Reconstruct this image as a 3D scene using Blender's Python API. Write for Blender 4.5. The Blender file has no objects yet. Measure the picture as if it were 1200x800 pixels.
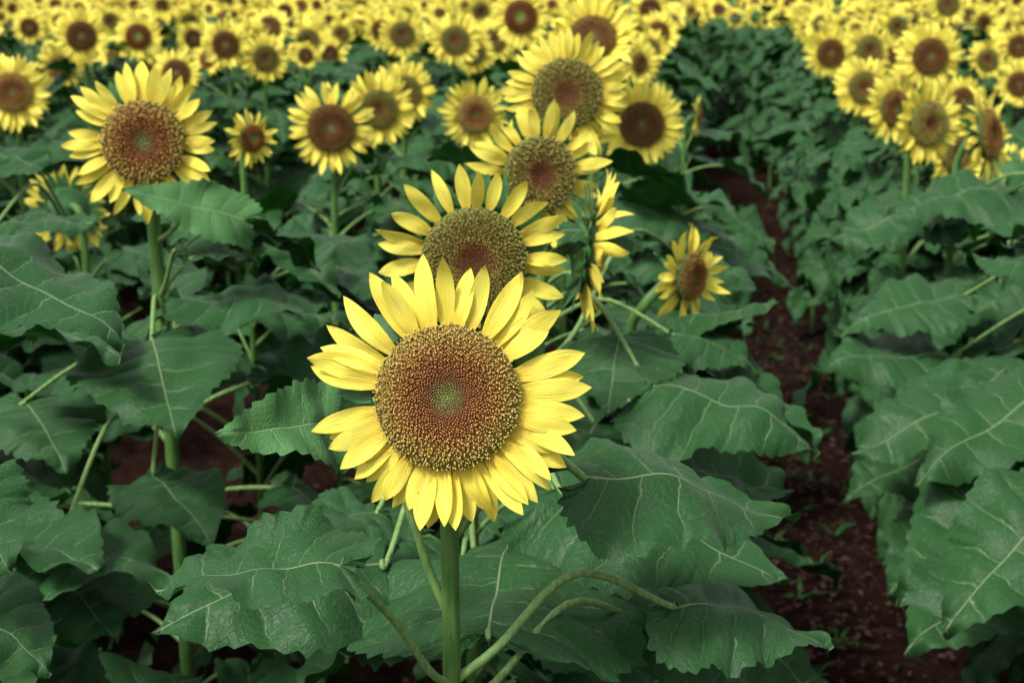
import bpy, math, random
import numpy as np
from mathutils import Vector, Matrix, Quaternion, Euler
PI = math.pi
R = math.radians
rnd = random.Random(7)
npr = np.random.RandomState(11)
sc = bpy.context.scene
COL = sc.collection

# ------------------------------------------------------------------ camera geometry
FPX = 50 / 36 * 1200.0
CAM_H = 1.55
PITCH = R(14.1)
CAM = Vector((0, 0, CAM_H))
FWD = Vector((0, math.cos(PITCH), -math.sin(PITCH)))
UPV = Vector((0, math.sin(PITCH), math.cos(PITCH)))


def at(px, py, depth):
    return CAM + FWD * depth + Vector((1, 0, 0)) * ((px - 600) / FPX * depth) + UPV * ((400 - py) / FPX * depth)


def proj(p):
    d = Vector(p) - CAM
    z = d.dot(FWD)
    if z < 0.05:
        return None
    return 600 + d.x / z * FPX, 400 - d.dot(UPV) / z * FPX, z


ROW = R(6.5)


def row_pt(o, d):
    return Vector((o * math.cos(ROW) + d * math.sin(ROW), -o * math.sin(ROW) + d * math.cos(ROW), 0))


# ------------------------------------------------------------------ node helpers
def new_mat(name):
    m = bpy.data.materials.new(name)
    m.use_nodes = True
    nt = m.node_tree
    nt.nodes.clear()
    out = nt.nodes.new('ShaderNodeOutputMaterial')
    b = nt.nodes.new('ShaderNodeBsdfPrincipled')
    nt.links.new(b.outputs[0], out.inputs[0])
    return m, nt, b, out


class NT:
    def __init__(s, nt):
        s.nt = nt

    def n(s, t, **k):
        x = s.nt.nodes.new(t)
        for a, v in k.items():
            setattr(x, a, v)
        return x

    def l(s, a, b):
        s.nt.links.new(a, b)

    def _in(s, node, i, v):
        if v is None:
            return
        if isinstance(v, (int, float)):
            node.inputs[i].default_value = v
        else:
            s.l(v, node.inputs[i])

    def math(s, op, a, b=None, c=None, clamp=False):
        x = s.n('ShaderNodeMath', operation=op)
        x.use_clamp = clamp
        s._in(x, 0, a); s._in(x, 1, b); s._in(x, 2, c)
        return x.outputs[0]

    def mix(s, f, a, b, kind='MIX'):
        x = s.n('ShaderNodeMix', data_type='RGBA', blend_type=kind)
        s._in(x, 0, f)
        for i, v in ((6, a), (7, b)):
            if isinstance(v, tuple):
                x.inputs[i].default_value = (v[0], v[1], v[2], 1)
            else:
                s.l(v, x.inputs[i])
        return x.outputs[2]

    def ramp(s, f, stops):
        x = s.n('ShaderNodeValToRGB')
        e = x.color_ramp.elements
        while len(e) < len(stops):
            e.new(0.5)
        for i, (p, c) in enumerate(stops):
            e[i].position = p
            e[i].color = (c[0], c[1], c[2], 1)
        s.l(f, x.inputs[0])
        return x.outputs[0]

    def smooth(s, v, lo, hi, a=0.0, b=1.0):
        x = s.n('ShaderNodeMapRange', interpolation_type='SMOOTHSTEP')
        s.l(v, x.inputs[0])
        for i, q in ((1, lo), (2, hi), (3, a), (4, b)):
            s._in(x, i, q)
        return x.outputs[0]

    def noise(s, vec, scale, detail=3, rough=0.55):
        x = s.n('ShaderNodeTexNoise')
        x.inputs['Scale'].default_value = scale
        x.inputs['Detail'].default_value = detail
        x.inputs['Roughness'].default_value = rough
        if vec is not None:
            s.l(vec, x.inputs['Vector'])
        return x.outputs[0]


def set_in(b, **k):
    for a, v in k.items():
        b.inputs[a.replace('_', ' ')].default_value = v


def translucent(h, b, out, col, fac):
    t = h.n('ShaderNodeBsdfTranslucent')
    if isinstance(col, tuple):
        t.inputs[0].default_value = (*col, 1)
    else:
        h.l(col, t.inputs[0])
    m = h.n('ShaderNodeMixShader')
    m.inputs[0].default_value = fac
    h.l(b.outputs[0], m.inputs[1]); h.l(t.outputs[0], m.inputs[2]); h.l(m.outputs[0], out.inputs[0])


NV = 8  # side veins per half blade


def leaf_material(name, top, dark, back, sheen=0.35):
    m, nt, b, out = new_mat(name)
    h = NT(nt)
    uv = h.n('ShaderNodeUVMap', uv_map='vein'); fl = h.n('ShaderNodeUVMap', uv_map='flat')
    su = h.n('ShaderNodeSeparateXYZ'); h.l(uv.outputs[0], su.inputs[0])
    sf = h.n('ShaderNodeSeparateXYZ'); h.l(fl.outputs[0], sf.inputs[0])
    info = h.n('ShaderNodeObjectInfo')
    ofs = h.n('ShaderNodeVectorMath', operation='ADD')
    h.l(fl.outputs[0], ofs.inputs[0])
    comb = h.n('ShaderNodeCombineXYZ')
    h.l(h.math('MULTIPLY', info.outputs['Random'], 37.0), comb.inputs[0]); h.l(comb.outputs[0], ofs.inputs[1])
    v = ofs.outputs[0]
    # vein distance
    wob = h.noise(v, 6.0, 3)
    uu = h.math('MULTIPLY_ADD', h.math('SUBTRACT', wob, 0.5), 0.075, su.outputs[0])
    fr = h.math('FRACT', h.math('MULTIPLY', uu, float(NV)))
    d = h.math('ABSOLUTE', h.math('SUBTRACT', fr, 0.5))
    s_ = su.outputs[1]
    wid = h.math('MULTIPLY_ADD', s_, -0.03, 0.046)
    side = h.math('SUBTRACT', 1.0, h.smooth(d, 0.0, wid))
    side = h.math('MULTIPLY', side, h.smooth(s_, 1.0, 0.55, 0.25, 1.0))
    ax = h.math('ABSOLUTE', sf.outputs[0])
    mw = h.math('MULTIPLY_ADD', sf.outputs[1], -0.006, 0.009)
    mid = h.math('SUBTRACT', 1.0, h.smooth(ax, 0.0, mw))
    # branching veinlets running off the side veins
    fr2 = h.math('FRACT', h.math('MULTIPLY_ADD', wob, 6.0, h.math('MULTIPLY_ADD', s_, 6.0, h.math('MULTIPLY', d, 3.0))))
    br = h.math('MULTIPLY', h.math('SUBTRACT', 1.0, h.smooth(h.math('ABSOLUTE', h.math('SUBTRACT', fr2, 0.5)), 0.0, 0.11)), 0.12)
    vein = h.math('MAXIMUM', h.math('MAXIMUM', mid, h.math('MULTIPLY', side, 0.42)), br, clamp=True)
    n1 = h.noise(v, 3.0, 4); n2 = h.noise(v, 17.0, 5, 0.65); n3 = h.noise(v, 120.0, 3, 0.7)
    base = h.mix(h.smooth(n1, 0.36, 0.64), dark, top)
    base = h.mix(h.math('MULTIPLY', h.smooth(n2, 0.45, 0.75), 0.35), base, tuple(min(1, c * 1.5) for c in top))
    # yellowing freckles and small scars
    sp = h.smooth(h.noise(v, 26.0, 2), 0.70, 0.73)
    base = h.mix(h.math('MULTIPLY', sp, 0.6), base, (0.30, 0.24, 0.12))
    edge = h.math('MULTIPLY', h.smooth(su.outputs[1], 0.93, 1.0), h.smooth(h.noise(v, 4.5, 2), 0.56, 0.66))
    base = h.mix(h.math('MULTIPLY', edge, 0.7), base, (0.22, 0.17, 0.07))
    hue = h.n('ShaderNodeHueSaturation'); h.l(base, hue.inputs['Color'])
    h.l(h.math('MULTIPLY_ADD', info.outputs['Random'], 0.7, 0.62), hue.inputs['Value'])
    h.l(h.math('MULTIPLY_ADD', info.outputs['Random'], -0.045, 0.512), hue.inputs['Hue'])
    base = hue.outputs[0]
    col = h.mix(h.math('MULTIPLY', vein, 0.22), base, (0.10, 0.20, 0.06))
    geo = h.n('ShaderNodeNewGeometry')
    bcol = h.mix(h.math('MULTIPLY', vein, 0.7), back, (0.28, 0.36, 0.18))
    colf = h.mix(geo.outputs['Backfacing'], col, bcol)
    h.l(colf, b.inputs['Base Color'])
    h.l(h.smooth(n2, 0.3, 0.75, 0.27, 0.46), b.inputs['Roughness'])
    set_in(b, IOR=1.35, Specular_IOR_Level=0.26, Sheen_Weight=sheen, Sheen_Roughness=0.35)
    b.inputs['Sheen Tint'].default_value = (0.72, 1, 0.74, 1)
    vo = h.n('ShaderNodeTexVoronoi', feature='DISTANCE_TO_EDGE'); vo.inputs['Scale'].default_value = 34
    h.l(v, vo.inputs['Vector'])
    hgt = h.math('MULTIPLY_ADD', vein, -1.6, h.math('MULTIPLY', h.smooth(vo.outputs[0], 0.0, 0.16), 0.28))
    hgt = h.math('MULTIPLY_ADD', n3, 0.5, hgt)
    hgt = h.math('MULTIPLY_ADD', n2, 1.2, hgt)
    bp = h.n('ShaderNodeBump'); bp.inputs['Strength'].default_value = 0.55; bp.inputs['Distance'].default_value = 0.0018
    h.l(hgt, bp.inputs['Height']); h.l(bp.outputs[0], b.inputs['Normal'])
    translucent(h, b, out, h.mix(0.5, colf, (0.03, 0.17, 0.01)), 0.12)
    return m


def petal_material():
    m, nt, b, out = new_mat('petal_yellow')
    h = NT(nt)
    uv = h.n('ShaderNodeUVMap', uv_map='flat')
    s = h.n('ShaderNodeSeparateXYZ'); h.l(uv.outputs[0], s.inputs[0])
    info = h.n('ShaderNodeObjectInfo')
    mp = h.n('ShaderNodeMapping'); h.l(uv.outputs[0], mp.inputs[0]); mp.inputs['Scale'].default_value = (22, 1.3, 1)
    add = h.n('ShaderNodeVectorMath', operation='ADD'); h.l(mp.outputs[0], add.inputs[0])
    cb = h.n('ShaderNodeCombineXYZ'); h.l(h.math('MULTIPLY', info.outputs['Random'], 51.0), cb.inputs[2]); h.l(cb.outputs[0], add.inputs[1])
    st = h.noise(add.outputs[0], 1.6, 4, 0.6)
    n1 = h.noise(add.outputs[0], 0.35, 2)
    base = h.mix(h.smooth(n1, 0.3, 0.7), (0.89, 0.765, 0.080), (0.91, 0.835, 0.15))
    base = h.mix(h.math('MULTIPLY', h.smooth(s.outputs[1], 0.48, 0.0), 0.62), base, (0.82, 0.50, 0.04))
    base = h.mix(h.math('MULTIPLY', h.smooth(st, 0.5, 0.72), 0.22), base, (0.80, 0.56, 0.04))
    off2 = h.n('ShaderNodeVectorMath', operation='ADD'); h.l(uv.outputs[0], off2.inputs[0]); h.l(cb.outputs[0], off2.inputs[1])
    sp = h.smooth(h.noise(off2.outputs[0], 7.0, 3, 0.6), 0.72, 0.75)
    ln = h.math('ABSOLUTE', h.math('SUBTRACT', h.math('FRACT', h.math('MULTIPLY_ADD', s.outputs[0], 9.0, h.math('MULTIPLY', st, 0.8))), 0.5))
    line = h.math('SUBTRACT', 1.0, h.smooth(ln, 0.0, 0.16))
    base = h.mix(h.math('MULTIPLY', line, 0.17), base, (0.76, 0.50, 0.04))
    tip = h.math('MULTIPLY', h.smooth(s.outputs[1], 0.93, 1.0), h.smooth(st, 0.45, 0.6))
    base = h.mix(h.math('MULTIPLY', tip, 0.5), base, (0.62, 0.42, 0.06))
    base = h.mix(h.math('MULTIPLY', sp, 0.75), base, (0.22, 0.10, 0.02))
    hue = h.n('ShaderNodeHueSaturation'); h.l(base, hue.inputs['Color'])
    h.l(h.math('MULTIPLY_ADD', info.outputs['Random'], 0.14, 0.90), hue.inputs['Value'])
    h.l(hue.outputs[0], b.inputs['Base Color'])
    set_in(b, Roughness=0.62, Specular_IOR_Level=0.3)
    bp = h.n('ShaderNodeBump'); bp.inputs['Strength'].default_value = 0.7; bp.inputs['Distance'].default_value = 0.0014
    h.l(h.math('MULTIPLY_ADD', line, -0.35, st), bp.inputs['Height']); h.l(bp.outputs[0], b.inputs['Normal'])
    translucent(h, b, out, (0.93, 0.74, 0.06), 0.22)
    return m


def stem_material(name, c1, c2, scale=60.0):
    m, nt, b, out = new_mat(name)
    h = NT(nt)
    tc = h.n('ShaderNodeTexCoord')
    mp = h.n('ShaderNodeMapping'); mp.inputs['Scale'].default_value = (1, 1, 0.12); h.l(tc.outputs['Object'], mp.inputs[0])
    n1 = h.noise(mp.outputs[0], scale * 4, 3); n2 = h.noise(tc.outputs['Object'], 9.0, 3); n3 = h.noise(tc.outputs['Object'], 900, 2)
    c = h.mix(h.smooth(n1, 0.35, 0.65), c1, c2)
    c = h.mix(h.math('MULTIPLY', h.smooth(n2, 0.6, 0.85), 0.15), c, (0.22, 0.2, 0.09))
    h.l(c, b.inputs['Base Color'])
    set_in(b, Roughness=0.5, Sheen_Weight=0.06, Sheen_Roughness=0.4, Specular_IOR_Level=0.25)
    bp = h.n('ShaderNodeBump'); bp.inputs['Strength'].default_value = 0.6; bp.inputs['Distance'].default_value = 0.0015
    h.l(h.math('MULTIPLY_ADD', n3, 0.5, n1), bp.inputs['Height']); h.l(bp.outputs[0], b.inputs['Normal'])
    return m


def attr_material(name, rough=0.75, trans=0.0):
    m, nt, b, out = new_mat(name)
    h = NT(nt)
    a = h.n('ShaderNodeAttribute', attribute_name='tint')
    tc = h.n('ShaderNodeTexCoord')
    n = h.noise(tc.outputs['Object'], 700.0, 2)
    c = h.mix(h.smooth(n, 0.3, 0.7, 0.0, 0.35), a.outputs['Color'], (0.05, 0.03, 0.01))
    h.l(c, b.inputs['Base Color'])
    set_in(b, Roughness=rough, Specular_IOR_Level=0.25)
    return m


M_LEAF = leaf_material('leaf_green', (0.0068, 0.052, 0.0072), (0.0024, 0.022, 0.0034), (0.020, 0.070, 0.020), 0.05)
M_LEAF_BRIGHT = leaf_material('leaf_fresh_green', (0.024, 0.098, 0.018), (0.016, 0.072, 0.014), (0.06, 0.16, 0.05), 0.0)
M_PETAL = petal_material()
M_STEM = stem_material('stem_green', (0.045, 0.12, 0.022), (0.085, 0.18, 0.040))
M_STALK = stem_material('leaf_stalk_green', (0.10, 0.20, 0.05), (0.18, 0.29, 0.09))
M_CALYX = stem_material('calyx_green', (0.020, 0.082, 0.018), (0.036, 0.115, 0.028), 30)
M_FLORET = attr_material('floret_brown')


def soil_material():
    m, nt, b, out = new_mat('red_soil')
    h = NT(nt)
    tc = h.n('ShaderNodeTexCoord'); v = tc.outputs['Object']
    n1 = h.noise(v, 2.2, 4); n2 = h.noise(v, 24, 6, 0.7); n3 = h.noise(v, 110, 4, 0.7)
    c = h.mix(h.smooth(n1, 0.3, 0.7), (0.010, 0.0045, 0.0034), (0.019, 0.0085, 0.006))
    c = h.mix(h.math('MULTIPLY', h.smooth(n2, 0.52, 0.68), 0.6), c, (0.050, 0.022, 0.016))
    c = h.mix(h.math('MULTIPLY', h.smooth(n3, 0.56, 0.7), 0.5), c, (0.11, 0.065, 0.05))
    c = h.mix(h.smooth(n2, 0.47, 0.36), c, (0.008, 0.004, 0.003))
    h.l(c, b.inputs['Base Color']); set_in(b, Roughness=0.95, Specular_IOR_Level=0.02)
    bp = h.n('ShaderNodeBump'); bp.inputs['Strength'].default_value = 1.0; bp.inputs['Distance'].default_value = 0.02
    h.l(h.math('MULTIPLY_ADD', n3, 0.35, n2), bp.inputs['Height']); h.l(bp.outputs[0], b.inputs['Normal'])
    return m


def simple_noise_mat(name, a, c_, scale, rough=0.8, backs=None):
    m, nt, b, out = new_mat(name)
    h = NT(nt)
    tc = h.n('ShaderNodeTexCoord')
    n = h.noise(tc.outputs['Object'], scale, 4)
    h.l(h.mix(h.smooth(n, 0.35, 0.65), a, c_), b.inputs['Base Color'])
    set_in(b, Roughness=rough, Specular_IOR_Level=0.08)
    return m


M_SOIL = soil_material()
M_GRASS = simple_noise_mat('meadow_grass', (0.035, 0.09, 0.02), (0.06, 0.13, 0.03), 0.6)
M_WEED = simple_noise_mat('weed_green', (0.012, 0.055, 0.012), (0.025, 0.085, 0.02), 20)
M_LITTER = simple_noise_mat('dry_leaf_litter', (0.014, 0.007, 0.005), (0.060, 0.036, 0.026), 38)
M_WOOD = simple_noise_mat('tree_leaf_green', (0.02, 0.06, 0.015), (0.045, 0.10, 0.03), 1.5)


# ------------------------------------------------------------------ mesh building
class Geo:
    """collects vertices, faces, material indices and per-vertex uv / tint"""
    def __init__(s):
        s.v = []; s.f = []; s.mi = []; s.uv1 = []; s.uv2 = []; s.c = []; s.n = 0

    def add(s, v, f, mi=0, uv1=None, uv2=None, c=None):
        v = np.asarray(v, float).reshape(-1, 3)
        k = len(v)
        s.v.append(v)
        s.f.append((np.asarray(f, int) + s.n)); s.mi.append(np.full(len(f), mi))
        s.uv1.append(np.zeros((k, 2)) if uv1 is None else np.asarray(uv1, float))
        s.uv2.append(np.zeros((k, 2)) if uv2 is None else np.asarray(uv2, float))
        s.c.append(np.full((k, 3), 0.1) if c is None else np.broadcast_to(np.asarray(c, float), (k, 3)))
        s.n += k
        return s

    def mesh(s, name, mats, smooth=True):
        V = np.concatenate(s.v)
        F = []
        for a in s.f:
            F += a.tolist()
        me = bpy.data.meshes.new(name)
        me.from_pydata(V.tolist(), [], F)
        me.polygons.foreach_set('material_index', np.concatenate(s.mi).astype(np.int32))
        me.polygons.foreach_set('use_smooth', np.full(len(F), smooth))
        vi = np.empty(len(me.loops), np.int32); me.loops.foreach_get('vertex_index', vi)
        for nm, arr in (('vein', s.uv1), ('flat', s.uv2)):
            u = me.uv_layers.new(name=nm)
            u.data.foreach_set('uv', np.concatenate(arr)[vi].astype(np.float32).ravel())
        ca = me.color_attributes.new('tint', 'FLOAT_COLOR', 'POINT')
        cc = np.concatenate(s.c)
        ca.data.foreach_set('color', np.hstack([cc, np.ones((len(cc), 1))]).astype(np.float32).ravel())
        for m in mats:
            me.materials.append(m)
        me.update()
        return me

    def moved(s, M):
        """copy of the collected arrays under a 4x4 matrix, as one block"""
        A = np.array(M)
        V = np.concatenate(s.v)
        return V @ A[:3, :3].T + A[:3, 3]


def grid_faces(nr, ncol, wrap=False):
    f = []
    for i in range(nr - 1):
        for j in range(ncol if wrap else ncol - 1):
            a = i * ncol + j; b_ = i * ncol + (j + 1) % ncol
            f.append((a, b_, b_ + ncol, a + ncol))
    return f


def catmull(P, n):
    P = np.asarray(P, float)
    k = len(P)
    Q = np.vstack([2 * P[0] - P[1], P, 2 * P[-1] - P[-2]])
    t = np.linspace(0, k - 1, n)
    i = np.minimum(t.astype(int), k - 2)
    u = (t - i)[:, None]
    a, b_, c, d = Q[i], Q[i + 1], Q[i + 2], Q[i + 3]
    return 0.5 * (2 * b_ + (c - a) * u + (2 * a - 5 * b_ + 4 * c - d) * u ** 2 + (3 * b_ - a - 3 * c + d) * u ** 3)


def tube(P, r0, r1, sides=9, n=None, ridge=0.0, rfun=None):
    C = catmull(P, n or max(6, len(P) * 5))
    T = np.gradient(C, axis=0); T /= np.linalg.norm(T, axis=1)[:, None] + 1e-9
    up = np.array([0.13, 0.97, 0.2]) if abs(T[0][2]) > 0.6 else np.array([0, 0, 1.0])
    x = np.cross(T[0], up); x /= np.linalg.norm(x)
    V = []; UV = []
    for i in range(len(C)):
        x = x - T[i] * x.dot(T[i]); x /= np.linalg.norm(x)
        y = np.cross(T[i], x)
        t = i / (len(C) - 1)
        r = (r0 + (r1 - r0) * t) if rfun is None else rfun(t)
        for j in range(sides):
            a = 2 * PI * j / sides
            rr = r * (1 + (ridge if j % 2 else 0))
            V.append(C[i] + (x * math.cos(a) + y * math.sin(a)) * rr)
            UV.append((j / sides, t))
    V.append(C[0]); V.append(C[-1]); UV += [(0, 0), (0, 1)]
    k = len(C)
    F = [tuple(q) for q in grid_faces(k, sides, True)]
    return np.array(V), F, np.array(UV), k, sides


def add_tube(g, P, r0, r1, sides=9, n=None, mi=0, ridge=0.0, rfun=None):
    V, F, UV, k, s = tube(P, r0, r1, sides, n, ridge, rfun)
    g.add(V, F, mi, UV, UV)
    return g


OUT = np.array([(0.0, -0.015), (0.09, -0.12), (0.24, -0.165), (0.385, -0.085), (0.465, 0.10), (0.455, 0.30), (0.375, 0.50), (0.255, 0.69), (0.115, 0.87), (0.0, 1.0)])


def blade(seed, L=1.0, W=1.0, a0=0.1, a1=0.6, fold=0.1, curl=0.0, wave=0.03, quilt=0.014, rows=70, cols=10, teeth=20, tooth=0.030, twist=0.0, bites=0, crump=0.0095):
    """heart-shaped serrated blade from base at origin along +Y, upper face +Z"""
    r = np.random.RandomState(seed)
    ps = np.linspace(0, 1, rows)
    allv = []; alluv = []; allfl = []; faces = []
    n0 = 0
    ph = r.rand(8) * 6.28
    crk = r.rand(7, 3)
    for side in (1, -1):
        O = OUT.copy()
        O[:, 0] *= W * (1 + r.uniform(-0.09, 0.09))
        O[1:-1] += r.uniform(-0.016, 0.016, (len(O) - 2, 2))
        C = catmull(O, rows)
        N = np.gradient(C, axis=0); N = np.stack([N[:, 1], -N[:, 0]], 1); N /= np.linalg.norm(N, axis=1)[:, None] + 1e-9
        if tooth:
            q = ps * teeth + 0.25 * np.sin(ps * 13 + ph[0])
            fr = q - np.floor(q)
            jig = r.uniform(0.45, 1.4, teeth + 3)[np.floor(q).astype(int) + 1]
            amp = np.where(fr < 0.72, fr / 0.72, (1 - fr) / 0.28) - 0.4
            C = C + N * (tooth * jig * amp * np.sin(np.clip(ps * 1.08, 0, 1) * PI) ** 0.4)[:, None]
        for b_ in range(bites):
            c = r.uniform(0.25, 0.8); C -= N * (0.09 * r.uniform(.5, 1.2) * np.exp(-((ps - c) / 0.014) ** 2))[:, None]
        m = np.clip((ps - 0.22) / 0.78, 0, None) ** 1.25
        S = np.linspace(0, 1, cols) ** 0.85
        X = np.zeros((rows, cols)); Y = X.copy()
        for j, s in enumerate(S):
            cx = 0.52 * C[:, 0]; cy = m + 0.36 * (C[:, 1] - m)
            X[:, j] = 2 * s * (1 - s) * cx + s * s * C[:, 0]
            Y[:, j] = (1 - s) ** 2 * m + 2 * s * (1 - s) * cy + s * s * C[:, 1]
        Pm = np.repeat(ps[:, None], cols, 1); Sm = np.repeat(S[None], rows, 0)
        u = Pm if side == 1 else 2 - Pm + 0.37 / NV
        qz = np.abs(np.sin(PI * (NV * u - 0.5))) ** 0.6
        Z = quilt * (qz - 0.5) * np.clip(Sm * 3, 0, 1) * (1 - 0.45 * Sm)
        Z += fold * X + curl * X * X * 2.0
        Z += wave * Sm ** 2 * np.sin(2 * PI * (2.6 * Pm) + ph[1 + (side > 0)]) + 0.45 * wave * Sm ** 3 * np.sin(2 * PI * 6.3 * Pm + ph[3])
        Z += 0.012 * np.sin(7 * X * side + 5 * Y + ph[4]) + 0.010 * np.sin(9 * Y - 4 * X * side + ph[5])
        Z += side * twist * X * Y
        for q in range(7):
            th = crk[q, 0] * 6.28; fq = 9 + 20 * crk[q, 1]
            Z += crump * np.sin(fq * (X * side * math.cos(th) + Y * math.sin(th)) + crk[q, 2] * 6.28) / (fq / 14)
        V = np.stack([X * side, Y, Z], -1).reshape(-1, 3)
        allv.append(V)
        alluv.append(np.stack([u, Sm], -1).reshape(-1, 2)); allfl.append(V[:, :2].copy())
        g = np.array(grid_faces(rows, cols))
        if side == 1:
            g = g[:, ::-1]
        # drop the collapsed fan at the base to triangles
        faces += (g + n0).tolist()
        n0 += rows * cols
    V = np.vstack(allv)
    # bend along the midrib
    ty = np.linspace(-0.3, 1.15, 146)
    ang = a0 + a1 * np.clip(ty, -0.1, 1.2)
    cy = np.cumsum(np.cos(ang)) * 0.01; cz = -np.cumsum(np.sin(ang)) * 0.01
    cy -= np.interp(0, ty, cy); cz -= np.interp(0, ty, cz)
    y = V[:, 1]; z = V[:, 2]
    A = np.interp(y, ty, ang)
    V = np.stack([V[:, 0], np.interp(y, ty, cy) + z * np.sin(A), np.interp(y, ty, cz) + z * np.cos(A)], 1) * L
    tip = np.array([0, np.interp(1, ty, cy), np.interp(1, ty, cz)]) * L
    return V, faces, np.vstack(alluv), np.vstack(allfl), tip


# ------------------------------------------------------------------ objects
def link(name, me, parent=None, M=None):
    o = bpy.data.objects.new(name, me)
    COL.objects.link(o)
    if parent is not None:
        o.parent = parent
    if M is not None:
        o.matrix_basis = M
    return o


# leaves for shared use: stalk + blade in plant space (stalk starts at origin, grows along +Y)
def leaf_variant(k, hi):
    r = random.Random(100 + k)
    lp = r.uniform(0.11, 0.17)
    rise = r.uniform(0.035, 0.095)
    P = [(0, 0, 0), (0, lp * 0.4, rise * 0.62), (0.004, lp * 0.8, rise * 0.98), (0.0, lp, rise)]
    kw = dict(L=r.uniform(0.175, 0.23), W=r.uniform(0.86, 1.05), a0=r.uniform(0.05, 0.5), a1=r.uniform(0.35, 1.15), fold=r.choice([-0.28, -0.12, 0.1, 0.22, 0.32]), curl=r.uniform(-0.45, 0.2),
              wave=r.uniform(0.03, 0.07), quilt=r.uniform(0.026, 0.042), twist=r.uniform(-0.25, 0.25))
    if hi == 2:
        kw.update(rows=76, cols=10)
    elif hi == 1:
        kw.update(rows=26, cols=6, teeth=6, tooth=0.018)
    else:
        kw.update(rows=9, cols=3, tooth=0)
    V, F, u1, u2, tip = blade(500 + k, **kw)
    V = V + np.array([0, lp, rise])
    return P, V, F, u1, u2


NVAR = 12
LV = []
for k in range(NVAR):
    P, V, F, u1, u2 = leaf_variant(k, 2)
    b = Geo().add(V, F, 0, u1, u2).mesh('leaf_blade', [M_LEAF])
    s = add_tube(Geo(), P, 0.0042, 0.0030, 8, 12).mesh('leaf_stalk', [M_STALK])
    P, V, F, u1, u2 = leaf_variant(k, 1)
    g = Geo().add(V, F, 0, u1, u2); add_tube(g, P, 0.0042, 0.003, 5, 6, 1)
    lo = g.mesh('leaf_blade_mid', [M_LEAF, M_STALK])
    P, V, F, u1, u2 = leaf_variant(k, 0)
    far = Geo().add(V, F, 0, u1, u2)
    LV.append((b, s, lo, far))


# petals: base at origin, along +Y, face +Z
def petal_geo(seed, rows=14, cols=7):
    r = np.random.RandomState(seed)
    t = np.linspace(0, 1, rows)
    w = np.interp(t, [0, .08, .25, .45, .65, .8, .9, .96, 1], [.45, .60, .88, 1, .94, .73, .43, .22, .02]) * 0.50 * r.uniform(0.9, 1.1)
    U = np.linspace(-1, 1, cols)
    X = w[:, None] * U[None] * 0.30
    Y = np.repeat(t[:, None], cols, 1)
    cup = r.uniform(-0.05, 0.32); bendv = r.uniform(-0.26, 0.18); tipc = r.uniform(-0.25, 0.28)
    Z = cup * X * X / 0.15 + bendv * Y ** 2 + tipc * Y ** 5 + 0.010 * np.cos(U[None] * PI * 2.5) * (1 - Y) ** 0.5
    Z += r.uniform(-0.5, 0.5) * X * Y + 0.012 * np.sin(9 * Y + U[None] * 2 + r.rand() * 6)
    X = X + r.uniform(-0.07, 0.07) * Y ** 2
    V = np.stack([X, Y, Z], -1).reshape(-1, 3)
    F = np.array(grid_faces(rows, cols)); UVs = np.stack([np.repeat(U[None] * 0.5 + .5, rows, 0), Y], -1).reshape(-1, 2)
    return V, F, UVs


NP = 10
PETAL = [Geo().add(*petal_geo(40 + k)[:2], 0, petal_geo(40 + k)[2], petal_geo(40 + k)[2]).mesh('petal', [M_PETAL]) for k in range(NP)]


def lerpc(stops, x):
    xs = [a for a, _ in stops]
    return np.array([np.interp(x, xs, [c[i] for _, c in stops]) for i in range(3)])


# floret colouring: (tip, base) along the radius; true pigment of the florets
DISC = {
    'ripe': ([(0, (.20, .25, .05)), (.17, (.20, .18, .04)), (.27, (.30, .11, .03)), (.38, (.50, .20, .045)), (.6, (.92, .56, .13)), (.78, (.90, .66, .16)), (1, (.76, .66, .18))],
             [(0, (.06, .08, .015)), (.2, (.06, .05, .01)), (.3, (.07, .015, .006)), (.6, (.15, .048, .013)), (.8, (.22, .12, .028)), (1, (.24, .17, .04))]),
    'olive': ([(0, (.12, .06, .016)), (.14, (.22, .075, .02)), (.32, (.32, .14, .03)), (.44, (.50, .38, .08)), (1, (.58, .54, .14))],
              [(0, (.03, .015, .005)), (.3, (.055, .014, .005)), (.45, (.12, .08, .018)), (1, (.14, .15, .03))]),
    'red': ([(0, (.22, .32, .07)), (.14, (.20, .20, .045)), (.26, (.30, .12, .028)), (.62, (.38, .18, .042)), (.82, (.42, .27, .055)), (1, (.40, .33, .07))],
            [(0, (.07, .10, .02)), (.22, (.05, .02, .006)), (.6, (.095, .034, .010)), (.85, (.11, .060, .016)), (1, (.09, .06, .015))]),
}
DISC['young'] = ([(0, (.30, .42, .09)), (.30, (.30, .36, .07)), (.42, (.50, .26, .05)), (.62, (.50, .17, .04)), (.85, (.44, .20, .04)), (1, (.50, .38, .08))],
                 [(0, (.12, .17, .03)), (.30, (.12, .11, .02)), (.5, (.13, .035, .010)), (.85, (.13, .04, .012)), (1, (.12, .08, .02))])
RD = 0.06


def dome(q, H=0.014, dent=0.006):
    return H * math.sqrt(max(0.0, 1 - q * q * 0.9)) - dent * math.exp(-(q / 0.3) ** 2)


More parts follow.
